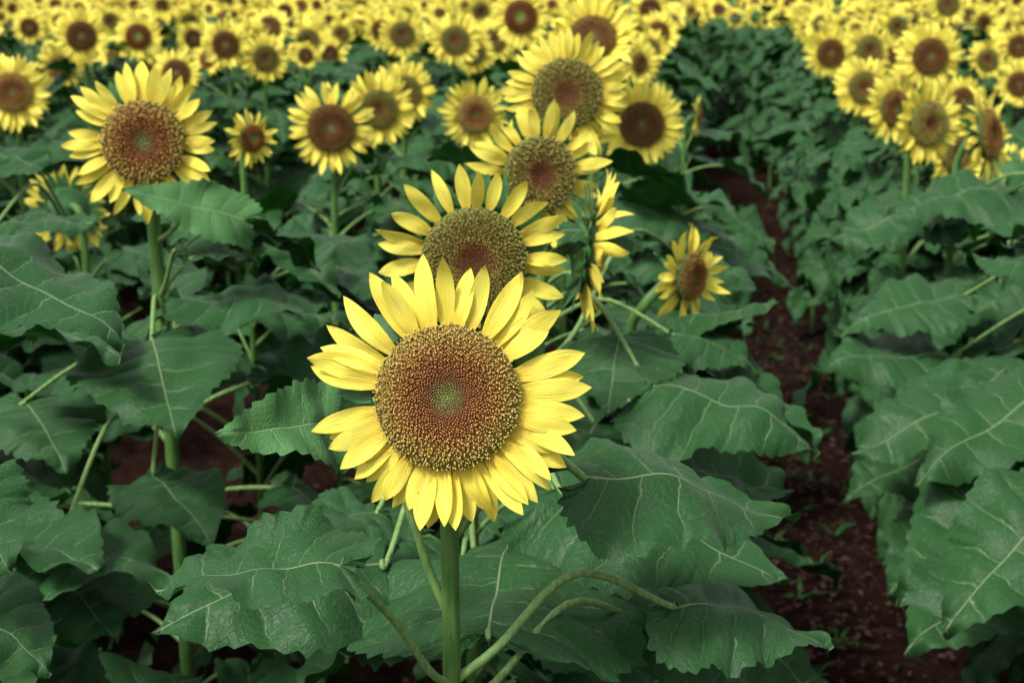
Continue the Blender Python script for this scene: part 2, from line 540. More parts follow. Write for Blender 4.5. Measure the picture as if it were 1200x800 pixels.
def disc_geo(kind, nfl, seed, sides=5, segs=36):
    r = random.Random(seed)
    tips, bases = DISC[kind]
    g = Geo()
    # dome + receptacle back
    V = []; C = []; mi = []
    prof = [(q, dome(q)) for q in (0.001, .12, .25, .4, .55, .7, .85, 1.0)]
    prof = [(q * RD, z) for q, z in prof] + [(RD * 0.995, -0.006), (RD * 0.94, -0.013), (RD * 0.62, -0.021), (RD * 0.25, -0.028), (RD * 0.13, -0.034), (0.0001, -0.034)]
    for (rr, z) in prof:
        for j in range(segs):
            a = 2 * PI * j / segs
            V.append((rr * math.cos(a), rr * math.sin(a), z))
            C.append(lerpc(bases, min(1, rr / RD)))
    F = np.array(grid_faces(len(prof), segs, True))
    mi = np.repeat([0 if i < 7 else 1 for i in range(len(prof) - 1)], segs)
    g.add(V, F[mi == 0], 0, c=np.array(C))
    # same vertex block reused for the back faces
    g.f.append(F[mi == 1]); g.mi.append(np.full(int((mi == 1).sum()), 1))
    ga = PI * (3 - math.sqrt(5))
    sp = RD * math.sqrt(PI / nfl)
    NV_, NF_, NC_ = [], [], []
    n = 0
    for i in range(nfl):
        q = math.sqrt((i + .5) / nfl)
        a = i * ga + r.gauss(0, .006 + .022 * q * q)
        q = q + r.gauss(0, .004)
        q_ = min(1.0, q)
        z0 = dome(q_)
        dz = (dome(min(1, q_ + .02)) - dome(max(0, q_ - .02))) / (.04 * RD) if q_ < .97 else -0.8
        nrm = Vector((-dz * math.cos(a) * .7, -dz * math.sin(a) * .7, 1)).normalized()
        nrm = (nrm + Vector((r.gauss(0, .16), r.gauss(0, .16), 0)) * (0.3 + q_)).normalized()
        tx = nrm.cross(Vector((-math.sin(a), math.cos(a), 0))).normalized(); ty = nrm.cross(tx)
        hgt = sp * np.interp(q_, [0, .25, .38, .55, .8, 1], [.5, .7, 1.2, 2.1, 2.3, 1.9]) * r.uniform(.75, 1.25)
        rad = sp * np.interp(q_, [0, .3, .5, 1], [.44, .38, .29, .31])
        c = Vector((q * RD * math.cos(a), q * RD * math.sin(a), z0 - sp * .25))
        ct = lerpc(tips, q_) * r.uniform(.65, 1.3); cb = lerpc(bases, q_)
        rot = r.random() * 6
        for lev, (hh, rs, cc) in enumerate(((0, .85, cb), (.62, 1.0, cb * .5 + ct * .5), (.95, .72, ct))):
            for j in range(sides):
                b_ = rot + 2 * PI * j / sides
                kk = 1.0
                if lev == 2 and q_ > .5:
                    kk = 1.35 if j % 2 else .75
                NV_.append(c + nrm * (hh * hgt) + (tx * math.cos(b_) + ty * math.sin(b_)) * (rad * rs * kk)); NC_.append(cc)
        NV_.append(c + nrm * hgt * (1.05 if q_ < .5 else .8)); NC_.append(ct * 1.15 if q_ < .5 else (cb + ct) * .5)
        for lev in range(2):
            for j in range(sides):
                k1 = n + lev * sides + j; k2 = n + lev * sides + (j + 1) % sides
                NF_.append((k1, k2, k2 + sides, k1 + sides))
        for j in range(sides):
            NF_.append((n + 2 * sides + j, n + 2 * sides + (j + 1) % sides, n + 3 * sides, n + 3 * sides))
        n += 3 * sides + 1
    quads = [f for f in NF_ if f[2] != f[3]]; tris = [f[:3] for f in NF_ if f[2] == f[3]]
    base = g.n
    g.add(np.array([tuple(v) for v in NV_]), quads, 0, c=np.array(NC_))
    g.f.append(np.array(tris) + base); g.mi.append(np.zeros(len(tris), int))
    return g


DISC_MESH = {}
for kind in DISC:
    DISC_MESH[kind, 'mid'] = disc_geo(kind, 620, 3, 4).mesh('flower_disc', [M_FLORET, M_CALYX])
    DISC_MESH[kind, 'far'] = disc_geo(kind, 110, 4, 3, 16).mesh('flower_disc_far', [M_FLORET, M_CALYX])
DISC_MESH['ripe', 'hero'] = disc_geo('ripe', 2300, 5, 5, 64).mesh('flower_disc_fine', [M_FLORET, M_CALYX])
DISC_MESH['olive', 'hero'] = disc_geo('olive', 1700, 6, 5, 64).mesh('flower_disc_fine', [M_FLORET, M_CALYX])


def calyx_geo(seed, n=24, L=0.038):
    r = random.Random(seed)
    g = Geo()
    ring = 48
    V = [(RD * .7 * math.cos(2 * PI * j / ring), RD * .7 * math.sin(2 * PI * j / ring), -0.020) for j in range(ring)]
    V += [(RD * 1.07 * math.cos(2 * PI * j / ring), RD * 1.07 * math.sin(2 * PI * j / ring), -0.007) for j in range(ring)]
    g.add(V, grid_faces(2, ring, True))
    for k in range(n):
        lay = k % 2
        a = 2 * PI * (k + r.uniform(-.25, .25)) / n
        l = L * r.uniform(.75, 1.2); w = 0.0085 * r.uniform(.8, 1.2)
        e = Vector((math.cos(a), math.sin(a), 0)); tn = Vector((-math.sin(a), math.cos(a), 0))
        lift = r.uniform(-.35, .35) - .25 * lay
        rows = 6
        V = []
        for i in range(rows):
            t = i / (rows - 1)
            ww = w * math.sin(PI * (0.2 + 0.8 * t)) ** .8 * (1 if t < .99 else .05) + 0.0003
            c = e * (RD * .96 + l * t) + Vector((0, 0, -0.011 - .004 * lay + l * (lift * t * t - 0.1 * t)))
            for u in (-1, 0, 1):
                V.append(c + tn * (u * ww) + Vector((0, 0, (abs(u) * .25) * ww)))
        g.add(np.array([tuple(v) for v in V]), grid_faces(rows, 3))
    return g


CALYX = [calyx_geo(k).mesh('calyx', [M_CALYX]) for k in range(3)]


def petal_ring_geo(seed, n=26, rows=6, cols=3):
    """petals joined to one collar, for blooms too far off to show single petals"""
    r = random.Random(seed)
    g = Geo()
    ring = 26
    V = [(q * math.cos(2 * PI * j / ring), q * math.sin(2 * PI * j / ring), -0.004) for q in (RD * .85, RD * 1.02) for j in range(ring)]
    g.add(V, grid_faces(2, ring, True), uv2=np.full((2 * ring, 2), .1))
    for k in range(n):
        Vp, F, U = petal_geo(900 + seed * 50 + k, rows, cols)
        M = petal_matrix(2 * PI * (k + r.uniform(-.3, .3)) / n, RD * .94, 0.060 * r.uniform(.8, 1.15), r.uniform(-.3, .4), r.uniform(-.3, .3), -0.003 - .003 * (k % 2), 1.4)
        A = np.array(M)
        g.add(Vp @ A[:3, :3].T + A[:3, 3], F, 0, U, U)
    return g


def petal_matrix(a, r0, length, lift, roll, z, wide=1.0):
    M = Matrix.Rotation(a - PI / 2, 4, 'Z') @ Matrix.Translation((0, r0, z)) @ Matrix.Rotation(lift, 4, 'X') @ Matrix.Rotation(roll, 4, 'Y')
    return M @ Matrix.Diagonal((length * wide, length, length, 1))


PRING = [petal_ring_geo(k).mesh('petal_ring', [M_PETAL]) for k in range(6)]


def head_matrix(pos, yaw, pitch, size, spin=0.0):
    y = R(yaw); p = R(pitch)
    n = Vector((math.sin(y) * math.cos(p), -math.cos(y) * math.cos(p), math.sin(p)))
    x = Vector((0, 0, 1)).cross(n).normalized(); u = n.cross(x)
    M = Matrix((x, u, n)).transposed().to_4x4()
    M.translation = pos
    return M @ Matrix.Rotation(spin, 4, 'Z') @ Matrix.Scale(size / 0.24, 4), n


def stem_points(head, n, gx, gy, size):
    """ground -> neck -> back of the head"""
    k = size / 0.24
    back = head - n * 0.030 * k
    down = Vector((0, 0, -1))
    kn = back - n * 0.035 * k + down * 0.035 * k
    low = back - n * 0.045 * k + down * 0.13 * k
    lowest = Vector((gx, gy, 0))
    m1 = low.lerp(lowest, .35) + Vector((rnd.uniform(-.008, .008), rnd.uniform(-.008, .008), 0))
    m2 = low.lerp(lowest, .7) + Vector((rnd.uniform(-.008, .008), rnd.uniform(-.008, .008), 0))
    return [lowest - Vector((0, 0, .03)), m2, m1, low, kn, back]


def stem_at(pts, z):
    C = catmull([tuple(p) for p in pts], 60)
    i = int(np.argmin(np.abs(C[:40, 2] - z)))
    return Vector(C[i])


def add_head(root, base, spec, level):
    M, n = head_matrix(spec['pos'] - base, spec['yaw'], spec['pitch'], spec['size'], spec.get('spin', 0))
    kind = spec['disc']
    lod = {'hero': 'hero', 'near': 'mid', 'mid': 'mid', 'far': 'far'}[level]
    h = link('flower_head', DISC_MESH[(kind, lod) if (kind, lod) in DISC_MESH else (kind, 'mid')], root, M @ Matrix.Diagonal((spec.get('dr', 1), spec.get('dr', 1), 1, 1)))
    if level == 'far':
        link('petal_ring', PRING[rnd.randrange(6)], h, Matrix.Rotation(rnd.random() * 6, 4, 'Z'))
        return h
    dr = spec.get('dr', 1)
    inv = Matrix.Diagonal((1 / dr, 1 / dr, 1, 1))
    link('calyx', CALYX[rnd.randrange(3)], h, Matrix.Rotation(rnd.random() * 6, 4, 'Z'))
    rr = random.Random(int(spec['pos'].x * 1e4) + int(spec['pos'].z * 1e4))
    tips = spec.get('tips')
    if tips is None:
        npet = spec.get('npet', rr.randint(32, 40))
        pl = spec.get('plen', 0.060)
        tips = []
        for k in range(npet):
            tips.append((2 * PI * (k + rr.uniform(-.33, .33)) / npet, pl * rr.uniform(.84, 1.16)))
    for k, (a, l) in enumerate(tips):
        c = PETAL[rr.randrange(NP)]
        lift = spec.get('lift', 0.05) + rr.uniform(-.22, .25) * (.55 if level == 'hero' else 1)
        w = spec.get('wide', 1.04) * rr.uniform(.92, 1.12) * (0.062 / max(l, .03)) ** .5
        link('petal', c, h, inv @ petal_matrix(a, RD * dr * .95, l, lift, rr.uniform(-.35, .35), -0.001 - .0025 * (k % 3), w))
    return h


def leaf_place(az, tilt, roll, s, p, nx=1.0):
    return Matrix.Translation(p) @ Matrix.Rotation(az, 4, 'Z') @ Matrix.Rotation(tilt, 4, 'X') @ Matrix.Rotation(roll, 4, 'Y') @ Matrix.Diagonal((s * nx, s, s, 1))


def make_root(base, label, group=None):
    o = bpy.data.objects.new('sunflower', None)
    COL.objects.link(o)
    o.location = base; o.empty_display_size = .05
    o['label'] = label; o['category'] = 'sunflower'
    o['group'] = group or 'sunflowers standing in the field rows'
    return o


def hides_bloom(p, az, s):
    out = Vector((-math.sin(az), math.cos(az), 0))
    for r_, rad in ((.13, .04), (.22, .10), (.31, .05)):
        q = p + out * (r_ * s) + Vector((0, 0, .03 if r_ < .3 else -.03))
        pr = proj(q)
        if pr is None:
            continue
        for c in PLANTS:
            if c['depth'] > pr[2] - .02 and math.hypot(c['px'] - pr[0], c['py'] - pr[1]) < (c['size'] * .46 / c['depth'] + rad * 1.0 * s / pr[2]) * FPX:
                return True
    return False


def random_leaves(root, base, pts, ztop, level, n, zlow=0.22, lean=None, rr=rnd, big=1.0, avoid=None, hideless=False):
    """lean: preferred azimuth pair across the row"""
    az0 = rr.random() * 6.28
    for i in range(n):
        t = (i + rr.uniform(-.2, .2)) / max(1, n - 1)
        t = min(1, max(0, t))
        z = zlow + (ztop - zlow) * t
        p = stem_at(pts, z) - base
        az = az0 + i * 2.4 + rr.uniform(-.3, .3)
        o_row = base.x * math.cos(ROW) - base.y * math.sin(ROW)
        if rr.random() < .72:
            # blades hang out across the row, mostly to the open furrow and the camera side
            if o_row > .5:
                az = PI * .63 + rr.gauss(0, .36) if rr.random() < .76 else rr.gauss(-PI / 2, .6)
            elif o_row > -.5:
                az = -PI * .66 + rr.gauss(0, .5) if rr.random() < .55 else rr.gauss(PI / 2, .7)
            else:
                az = rr.choice((-1, 1)) * (PI / 2) - ROW + rr.gauss(0, .6)
        s = big * (0.66 + 0.5 * math.sin(PI * min(1, (1 - t) * .8 + .12)) ** .8) * rr.uniform(.82, 1.12)
        steep = 0
        for attempt in range(9):
            tipp = base + p + Vector((-math.sin(az), math.cos(az), 0)) * (.31 * s)
            ot = tipp.x * math.cos(ROW) - tipp.y * math.sin(ROW)
            if .32 < ot < .545 and tipp.y < 13:
                az += rr.uniform(-.7, .7); steep = -.15; s *= .97
            else:
                break
        else:
            continue
        if hides_bloom(base + p, az, s):
            continue
        if hideless and z > .5 and math.cos(az) < -.45:
            continue
        tilt = steep + (.04 if o_row > .5 else -.05) + rr.gauss(0, .2) + .28 * t - (0.25 if t < .3 else 0)
        k = rr.randrange(NVAR)
        M = leaf_place(az, tilt, rr.gauss(0, .22), s, p, rr.uniform(.68, .86) if o_row > .5 else rr.uniform(.84, 1.02))
        b, st, lo, far = LV[k]
        if level == 'far':
            link('leaf', lo, root, M)
        else:
            l = link('leaf', b, root, M)
            link('leaf_stalk', st, l)


def hero_leaf(root, base, pts, attach_z, bpt, tpt, W=1.0, roll=0.0, arch=0.7, a0=None, fold=.12, curl=-.1, wave=.05, quilt=.042, seed=1, mat=None, twist=0, sag=.0, attach=None, stalk_up=0.02, up=None, bites=0, r0=.0046, label=None):
    bpt = Vector(bpt); tpt = Vector(tpt)
    V, F, u1, u2, tip = blade(seed, 1, W, 0.0, arch, fold, curl, wave, quilt, rows=120, cols=14, teeth=23, tooth=.036, twist=twist, bites=bites)
    ch = Vector(tip)
    y = ch.normalized(); x = Vector((1, 0, 0)); z = x.cross(y).normalized()
    A = Matrix((x, y, z))                    # world->chord frame rows
    D = tpt - bpt
    L = D.length / ch.length
    Y = D.normalized()
    u = Vector(up) if up is not None else Vector((0, 0, 1))
    X = Y.cross(u).normalized(); Z = X.cross(Y)
    q = Quaternion(Y, roll)
    X = q @ X; Z = q @ Z
    B = Matrix((X, Y, Z)).transposed()
    M = (B @ A) * L
    V = V @ np.array(M).T
    p0 = attach - base if attach is not None else stem_at(pts, attach_z) - base
    o = link('leaf', Geo().add(V, F, 0, u1, u2).mesh('leaf_blade', [mat or M_LEAF]), root, Matrix.Translation(bpt - base))
    if label:
        o['label'] = label
    s = p0 - (bpt - base)
    e = Vector((0, 0, 0))
    midp = s.lerp(e, .55) + Vector((0, 0, stalk_up + abs(s.length) * .12))
    q1 = s.lerp(e, .2) + Vector((0, 0, stalk_up * .5))
    inn = (M @ Vector((0, 1, 0))).normalized()
    add = e - inn * 0.003
    g = add_tube(Geo(), [tuple(s), tuple(q1), tuple(midp), tuple(add), (inn.x * .006, inn.y * .006, inn.z * .006)], r0, r0 * .62, 9, 26)
    link('leaf_stalk', g.mesh('leaf_stalk', [M_STALK]), o)
    return o


# ------------------------------------------------------------------ the blooms one can tell apart
# px, py, head width in px, real size, yaw, pitch, disc kind, level, label, extras
PT = [(318, 35), (395, 42), (512, 65), (605, 85), (632, 142), (690, 170), (672, 215), (758, 292), (772, 382), (752, 455), (728, 535), (705, 588), (668, 630), (632, 672),
      (578, 712), (535, 724), (450, 725), (408, 745), (358, 748), (314, 738), (268, 688), (232, 662), (203, 678), (152, 600), (117, 568), (92, 530), (47, 470), (42, 325),
      (44, 285), (80, 228), (118, 160), (200, 78), (262, 70)]
CX, CY = 398, 400
MAIN_TIPS = []
for (x, y) in PT:
    dx, dy = x - CX, CY - y
    d = math.hypot(dx, dy)
    px = (d - 176) / 2.1625
    MAIN_TIPS.append((math.atan2(dy, dx), px * 1.2 / FPX))

for k in range(33):
    a0_, l0_ = MAIN_TIPS[k]; a1_, l1_ = MAIN_TIPS[(k + 1) % len(MAIN_TIPS)]
    if (k % 3 == 1 or (k % 2 == 1 and math.sin(a0_) < -.1)) and abs(a1_ - a0_) < 1:
        MAIN_TIPS.append(((a0_ + a1_) / 2, min(l0_, l1_) * .93))
CAT = [
    # (px, py, width px, size m, yaw, pitch, disc, level, label)
    (524, 465, 330, 0.2376, 2, 17, 'ripe', 'hero', 'largest sunflower at the front, sharp, with a full ring of petals round its brown disc', dict(tips=MAIN_TIPS, dr=1.02, lift=.02, wide=1.0)),
    (555, 304, 228, 0.238, 6, -2, 'olive', 'hero', 'second sunflower, half hidden behind the front one, with an olive drooping disc', dict(dr=1.08, npet=25, lift=.1)),
    (632, 205, 175, 0.24, 20, 6, 'olive', 'near', 'third sunflower in the front row, olive disc turned right, its right petals ragged', dict(dr=1.02, npet=27, plen=.057)),
    (692, 292, 195, 0.235, 92, -10, 'ripe', 'near', 'sunflower turned away to the right, green back showing, beside the second front flower', dict(npet=30, lift=.42)),
    (664, 110, 152, 0.242, 3, 5, 'olive', 'near', 'big sunflower with a large olive disc and red eye, top of the front row', dict(dr=1.08)),
    (752, 146, 105, 0.235, 2, 4, 'red', 'near', 'sunflower with a round rust-brown disc standing right of the big olive-disc one', {}),
    (694, 45, 112, 0.24, -5, 30, 'red', 'near', 'sunflower with long upswept petals just above the big olive-disc one', dict(lift=.5)),
    (808, 324, 136, 0.20, 50, 2, 'red', 'near', 'small sunflower turned right, leaning alone over the bare furrow', dict(dr=.82, npet=27)),
    (818, 136, 50, 0.14, 78, 0, 'red', 'near', 'tiny sunflower seen edge on beside the far end of the furrow', {}),
    (168, 166, 180, 0.245, 8, 6, 'ripe', 'near', 'large sunflower at upper left with a leaf pressed against its lower edge', dict(dr=1.06)),
    (78, 245, 110, 0.22, -130, -25, 'ripe', 'near', 'sunflower facing away at the left edge, behind the large upper-left one', {}),
    (295, 162, 74, 0.125, 40, 4, 'young', 'near', 'small young sunflower with a green-centred disc on a tall thin stem', dict(npet=22, dr=.85)),
    (388, 150, 106, 0.24, 4, 4, 'red', 'near', 'broad sunflower with dark brown disc, left of the front flower and above it', dict(dr=1.05, npet=28)),
    (443, 128, 92, 0.235, 10, 3, 'olive', 'near', 'sunflower half hidden behind the broad dark-disc one, brown-green disc', {}),
    (474, 108, 78, 0.235, 6, 5, 'olive', 'near', 'sunflower with small upright petals behind the half hidden brown-green one', {}),
    (556, 134, 88, 0.225, 22, 5, 'ripe', 'near', 'sunflower with a reddish eye left of centre, standing clear above the second flower', dict(npet=29)),
    (610, 20, 76, 0.235, -4, 3, 'young', 'near', 'sunflower with green eye ringed in rust, near the top centre', {}),
    (533, 47, 66, 0.235, 5, 6, 'olive', 'near', 'sunflower with an olive disc crossed by a leaf tip, near the top centre', {}),
    (471, 40, 58, 0.23, 12, 4, 'olive', 'near', 'sunflower with a small green bud hanging below it, left of top centre', {}),
    (264, 52, 62, 0.235, 3, 4, 'red', 'near', 'round sunflower with brown disc above the small young one', {}),
    (311, 68, 60, 0.235, 14, 4, 'olive', 'near', 'sunflower with plain dark disc touching the round one at its right', {}),
    (358, 65, 34, 0.14, 8, 6, 'red', 'near', 'little sunflower with a tiny red disc between two rows at upper left', {}),
    (95, 42, 68, 0.24, 8, 5, 'red', 'near', 'sunflower with a wide reddish disc above the large upper-left one', {}),
    (162, 43, 58, 0.235, 6, 5, 'young', 'near', 'sunflower with a green-eyed rust disc above the large upper-left one', {}),
    (14, 108, 92, 0.24, 10, 8, 'ripe', 'near', 'sunflower cut by the left edge with a leaf lying across its disc', {}),
    (34, 32, 42, 0.23, 4, 3, 'red', 'near', 'narrow sunflower with an upright oval disc near the top left corner', {}),
    (1158, 158, 118, 0.24, 52, 12, 'red', 'near', 'sunflower seen from the side with a narrow rust disc at the right edge', {}),
    (1088, 145, 104, 0.24, 24, 4, 'olive', 'near', 'sunflower with plain olive disc left of the side-on one at right', {}),
    (1120, 178, 92, 0.23, 30, 2, 'olive', 'near', 'sunflower crowded between the olive-disc one and the side-on one at right', {}),
    (1048, 127, 84, 0.235, 28, 8, 'red', 'near', 'sunflower with a half hidden red disc, low in the right-hand row', {}),
    (1012, 102, 74, 0.235, 6, 6, 'olive', 'near', 'sunflower with dark red eye, first bloom above the right-hand leaves', {}),
    (973, 62, 64, 0.235, 0, 3, 'red', 'near', 'sunflower with a round chestnut disc over the start of the right-hand row', {}),
    (1018, 58, 66, 0.235, 14, 3, 'olive', 'near', 'sunflower with two-toned olive and brown disc right of the chestnut one', {}),
    (1090, 66, 84, 0.25, 2, 5, 'red', 'near', 'largest sunflower of the upper right group with a wide rust disc', {}),
    (1157, 70, 50, 0.235, 2, 3, 'olive', 'near', 'sunflower with a small round dark disc right of the wide rust one', {}),
    (1194, 54, 52, 0.235, -6, 3, 'red', 'near', 'upper sunflower cut by the right edge of the photo', {}),
    (1194, 98, 56, 0.235, -2, 3, 'red', 'near', 'lower sunflower cut by the right edge of the photo', {}),
    (1180, 208, 84, 0.22, 150, -20, 'red', 'near', 'sunflower facing away at the right edge, just below the side-on one', {}),
    (1128, 118, 62, 0.22, 10, 10, 'red', 'near', 'smaller sunflower squeezed behind the side-on one at the right edge', {}),
    (1070, 98, 66, 0.235, 12, 20, 'olive', 'near', 'sunflower tucked under the wide rust one, petals rising over its edge', {}),
]
PLANTS = []
for (px, py, w, size, yaw, pitch, disc, level, label, ex) in CAT:
    depth = size * FPX / w
    pos = at(px, py, depth)
    spec = dict(pos=pos, yaw=yaw, pitch=pitch, size=size, disc=disc, level=level, label=label, depth=depth, px=px, py=py, cat=True)
    spec.update(ex)
    PLANTS.append(spec)


def ground_of(spec, sway=.015):
    M, n = head_matrix(spec['pos'], spec['yaw'], spec['pitch'], spec['size'])
    g = spec['pos'] - n * 0.085 * spec['size'] / .24
    return Vector((g.x + rnd.uniform(-sway, sway), g.y + rnd.uniform(-sway, sway), 0)), n


# blooms just outside the frame, whose leaves reach into it
EXTRA = []
for (o, d, z, lab) in [(-.87, 1.15, 1.22, 'sunflower beyond the left edge, its lowest big leaf reaching into the photo'),
                       (-.95, 1.62, 1.24, 'sunflower beyond the left edge whose broad leaf hides the tall left stem'),
                       (.88, 1.75, 1.26, 'nearest sunflower beyond the right edge, only its drooping lower leaves showing'),
                       (.85, 2.15, 1.27, 'second sunflower beyond the right edge, leaves leaning over the furrow'),
                       (.88, 2.55, 1.28, 'third sunflower beyond the right edge, stem just outside the photo'),
                       (.88, 2.95, 1.27, 'fourth sunflower beyond the right edge, its upper leaves showing below the blooms'),
                       (1.45, 3.6, 1.27, 'sunflower of the second row beyond the right edge'),
                       (1.45, 4.3, 1.27, 'far sunflower of the second row beyond the right edge'),
                       (-1.5, 2.3, 1.27, 'sunflower of the second row beyond the left edge'),
                       (-1.5, 2.8, 1.28, 'farther sunflower of the second row beyond the left edge')]:
    g = row_pt(o, d)
    EXTRA.append(dict(pos=Vector((g.x, g.y - .09, z)), yaw=rnd.uniform(-15, 15), pitch=rnd.uniform(0, 10), size=.24, disc=rnd.choice(['ripe', 'olive', 'red']), level='near', label=lab, cat=False, extra=True))

# ------------------------------------------------------------------ the rest of the field
ROWS = [-.2 - .66 * k for k in range(26)] + [.86 + .66 * k for k in range(16)]
FIELD_END = 25.0
fill = []
for o in ROWS:
    d = 3.2 + rnd.random() * .3
    while d < FIELD_END:
        q = row_pt(o + rnd.gauss(0, .05) + (0 if d < 11 else min(.42, (d - 11) * .10) * (-1 if o > .5 else 1)), d)
        d += rnd.uniform(.24, .40)
        hz = 1.26 + rnd.gauss(0, .055) + .02 * math.sin(q.x * .8) + .0004 * q.y
        pos = Vector((q.x, q.y, hz))
        pr = proj(pos)
        marg = .30 / max(1, pos.y) * FPX
        if pr is None or pr[0] < -marg or pr[0] > 1200 + marg:
            continue
        size = .225 * rnd.uniform(.84, 1.1) if rnd.random() > .1 else rnd.uniform(.12, .17)
        inside = -10 < pr[0] < 1210
        ok = True
        for c in PLANTS:
            if (c['pos'].xy - pos.xy).length < .26:
                ok = False; break
            dist = math.hypot(c['px'] - pr[0], c['py'] - pr[1])
            # keep the named blooms clear of nearer nameless ones
            if pr[2] < c['depth'] + .1 and dist < (size * FPX / pr[2] + c['size'] * FPX / c['depth']) * .5:
                ok = False; break
        if pr[2] < 5.0 and inside:
            ok = False
        if pr[2] < 5.6 and inside and pr[0] < 900 and pr[1] > 92:
            ok = False
        if not ok:
            continue
        fill.append(dict(pos=pos, yaw=rnd.gauss(6, 20) if rnd.random() > .06 else rnd.uniform(70, 290), pitch=rnd.gauss(5, 12), size=size, disc=rnd.choice(['ripe', 'olive', 'red', 'red', 'olive', 'young']), dr=rnd.uniform(.84, 1.1), depth=pr[2], px=pr[0], py=pr[1], cat=False))
fill.sort(key=lambda s: s['depth'])
N_OBJ = 300 - len(PLANTS) - len(EXTRA)
near_fill, far_fill = fill[:N_OBJ], fill[N_OBJ:]

# labels for the nameless ones: from the nearest named bloom
LM = [(c['px'], c['py'], t) for c, t in [
    (PLANTS[4], 'the big olive-disc bloom of the front row'), (PLANTS[6], 'the bloom with upswept petals'), (PLANTS[16], 'the green-eyed bloom at top centre'),
    (PLANTS[17], 'the bloom crossed by a leaf tip'), (PLANTS[18], 'the bloom with a hanging green bud'), (PLANTS[19], 'the round brown-disc bloom at upper left'),
    (PLANTS[22], 'the wide reddish bloom at upper left'), (PLANTS[23], 'the green-eyed rust bloom at upper left'), (PLANTS[25], 'the oval-disc bloom in the left corner'),
    (PLANTS[12], 'the broad dark-disc bloom left of centre'), (PLANTS[31], 'the chestnut-disc bloom by the furrow'), (PLANTS[33], 'the wide rust bloom at upper right'),
    (PLANTS[35], 'the bloom cut by the right edge'), (PLANTS[8], 'the tiny edge-on bloom by the furrow'), (PLANTS[24], 'the leaf-crossed bloom at the left edge'),
    (PLANTS[30], 'the red-eyed bloom above the right leaves')]]
ORD = ['', 'second', 'third', 'fourth', 'fifth', 'sixth', 'seventh', 'eighth', 'ninth', 'tenth', 'eleventh', 'twelfth', 'thirteenth', 'fourteenth']
from collections import defaultdict
buck = defaultdict(list)
for s in near_fill:
    px, py = s['px'], s['py']
    lm = min(LM, key=lambda m: (m[0] - px) ** 2 + ((m[1] - py) * 1.6) ** 2)
    a = math.degrees(math.atan2(lm[1] - py, px - lm[0]))
    k = int(((a + 22.5) % 360) // 45)
    buck[lm[2], k].append((math.hypot(px - lm[0], py - lm[1]), s))
DIRS = ['right of', 'up and right of', 'above', 'up and left of', 'left of', 'down and left of', 'below', 'down and right of']
for (t, k), lst in buck.items():
    lst.sort(key=lambda q: q[0])
    for i, (d, s) in enumerate(lst):
        w = ORD[min(i, len(ORD) - 1)]
        s['label'] = ('distant sunflower nearest and %s %s' if i == 0 else w + ' distant sunflower %s %s') % (DIRS[k], t)

# ------------------------------------------------------------------ build the plants
for idx, s in enumerate(PLANTS + EXTRA + near_fill):
    hero = idx < 4
    lvl = s.get('level')
    if lvl is None:
        lvl = 'mid' if s['depth'] < 8.2 else 'far'
    g, n = ground_of(s)
    if idx == 0:
        g = Vector((at(548, 1000, 1.2).x, s['pos'].y + .07, 0))
    if idx == 7:   # leaning little bloom over the furrow
        g = Vector((at(735, 480, 2.5).x, at(735, 480, 2.5).y, 0))
    if idx == 3:
        g = g + Vector((-.03, .03, 0))
    root = make_root(g, s['label'], 'sunflowers in bloom near the camera' if s['cat'] or s.get('extra') else 'sunflowers of the farther rows')
    k = s['size'] / .24
    pts = stem_points(s['pos'], n, g.x, g.y, s['size'])
    if idx == 7:
        pts = [g - Vector((0, 0, .03)), Vector((g.x, g.y, .4)), Vector((g.x, g.y, .75)), at(738, 395, 2.45), at(752, 362, 2.42), at(776, 335, 2.42), s['pos'] - n * .025]
    rb = (.0105 if s.get('cat') else .0095) * min(1, k + .15)
    if idx == 9:
        rb = .0125
    if idx == 0:
        rb = .0092
    sides = 16 if lvl in ('hero', 'near') else 7
    gg = add_tube(Geo(), [tuple(p - g) for p in pts], rb, rb * .8, sides, 40 if lvl in ('hero', 'near') else 14, 0, .05)
    if idx == 0:
        # fine bristles on the front stem
        C = catmull([tuple(p - g) for p in pts], 200)
        rr = random.Random(5)
        HV = []; HF = []
        for q in range(2600):
            i = rr.randrange(70, 190); a = rr.random() * 6.283
            e = Vector((math.cos(a), math.sin(a), rr.uniform(-.2, .5))).normalized()
            p = Vector(C[i]) + Vector((math.cos(a), math.sin(a), 0)) * rb * .9 + Vector((0, 0, rr.uniform(-.004, .004)))
            tn = e.cross(Vector((0, 0, 1))).normalized() * .00011
            l = rr.uniform(.001, .0028)
            m = len(HV)
            HV += [tuple(p - tn), tuple(p + tn), tuple(p + e * (l + rb * .1))]
            HF.append((m, m + 1, m + 2))
        gg.add(HV, HF, 1)
    link('stem', gg.mesh('stem', [M_STEM, M_STALK]), root)
    head = add_head(root, g, s, lvl)
    s.update(root=root, g=g, pts=pts, headobj=head)
    top = s['pos'].z - (.15 + rnd.uniform(0, .05)) * max(k, .8)
    if hero:
        continue
    if lvl in ('near', 'mid'):
        if s is EXTRA[0] or s is EXTRA[1]:
            top = .8
        nl = 30 if s.get('depth', 3) < 4.8 else 17
        bigk = 1.0
        if s['pos'].x * math.cos(ROW) - s['pos'].y * math.sin(ROW) > .5:
            nl += 12; bigk = .92
        if idx in (4, 5, 6, 9, 12, 13, 15):
            top -= .05
        random_leaves(root, g, pts, top, lvl, nl, .15, lean=1.0, hideless=idx == 9, big=bigk)
    else:
        edge = 740 < s['px'] < 920
        random_leaves(root, g, pts, top, 'far', 17 if edge else 11, .16 if edge else .5, lean=1.0)

# hand-placed leaves ---------------------------------------------------------
MAIN, SECOND, THIRD, AWAY, BIG = PLANTS[0], PLANTS[1], PLANTS[2], PLANTS[3], PLANTS[4]


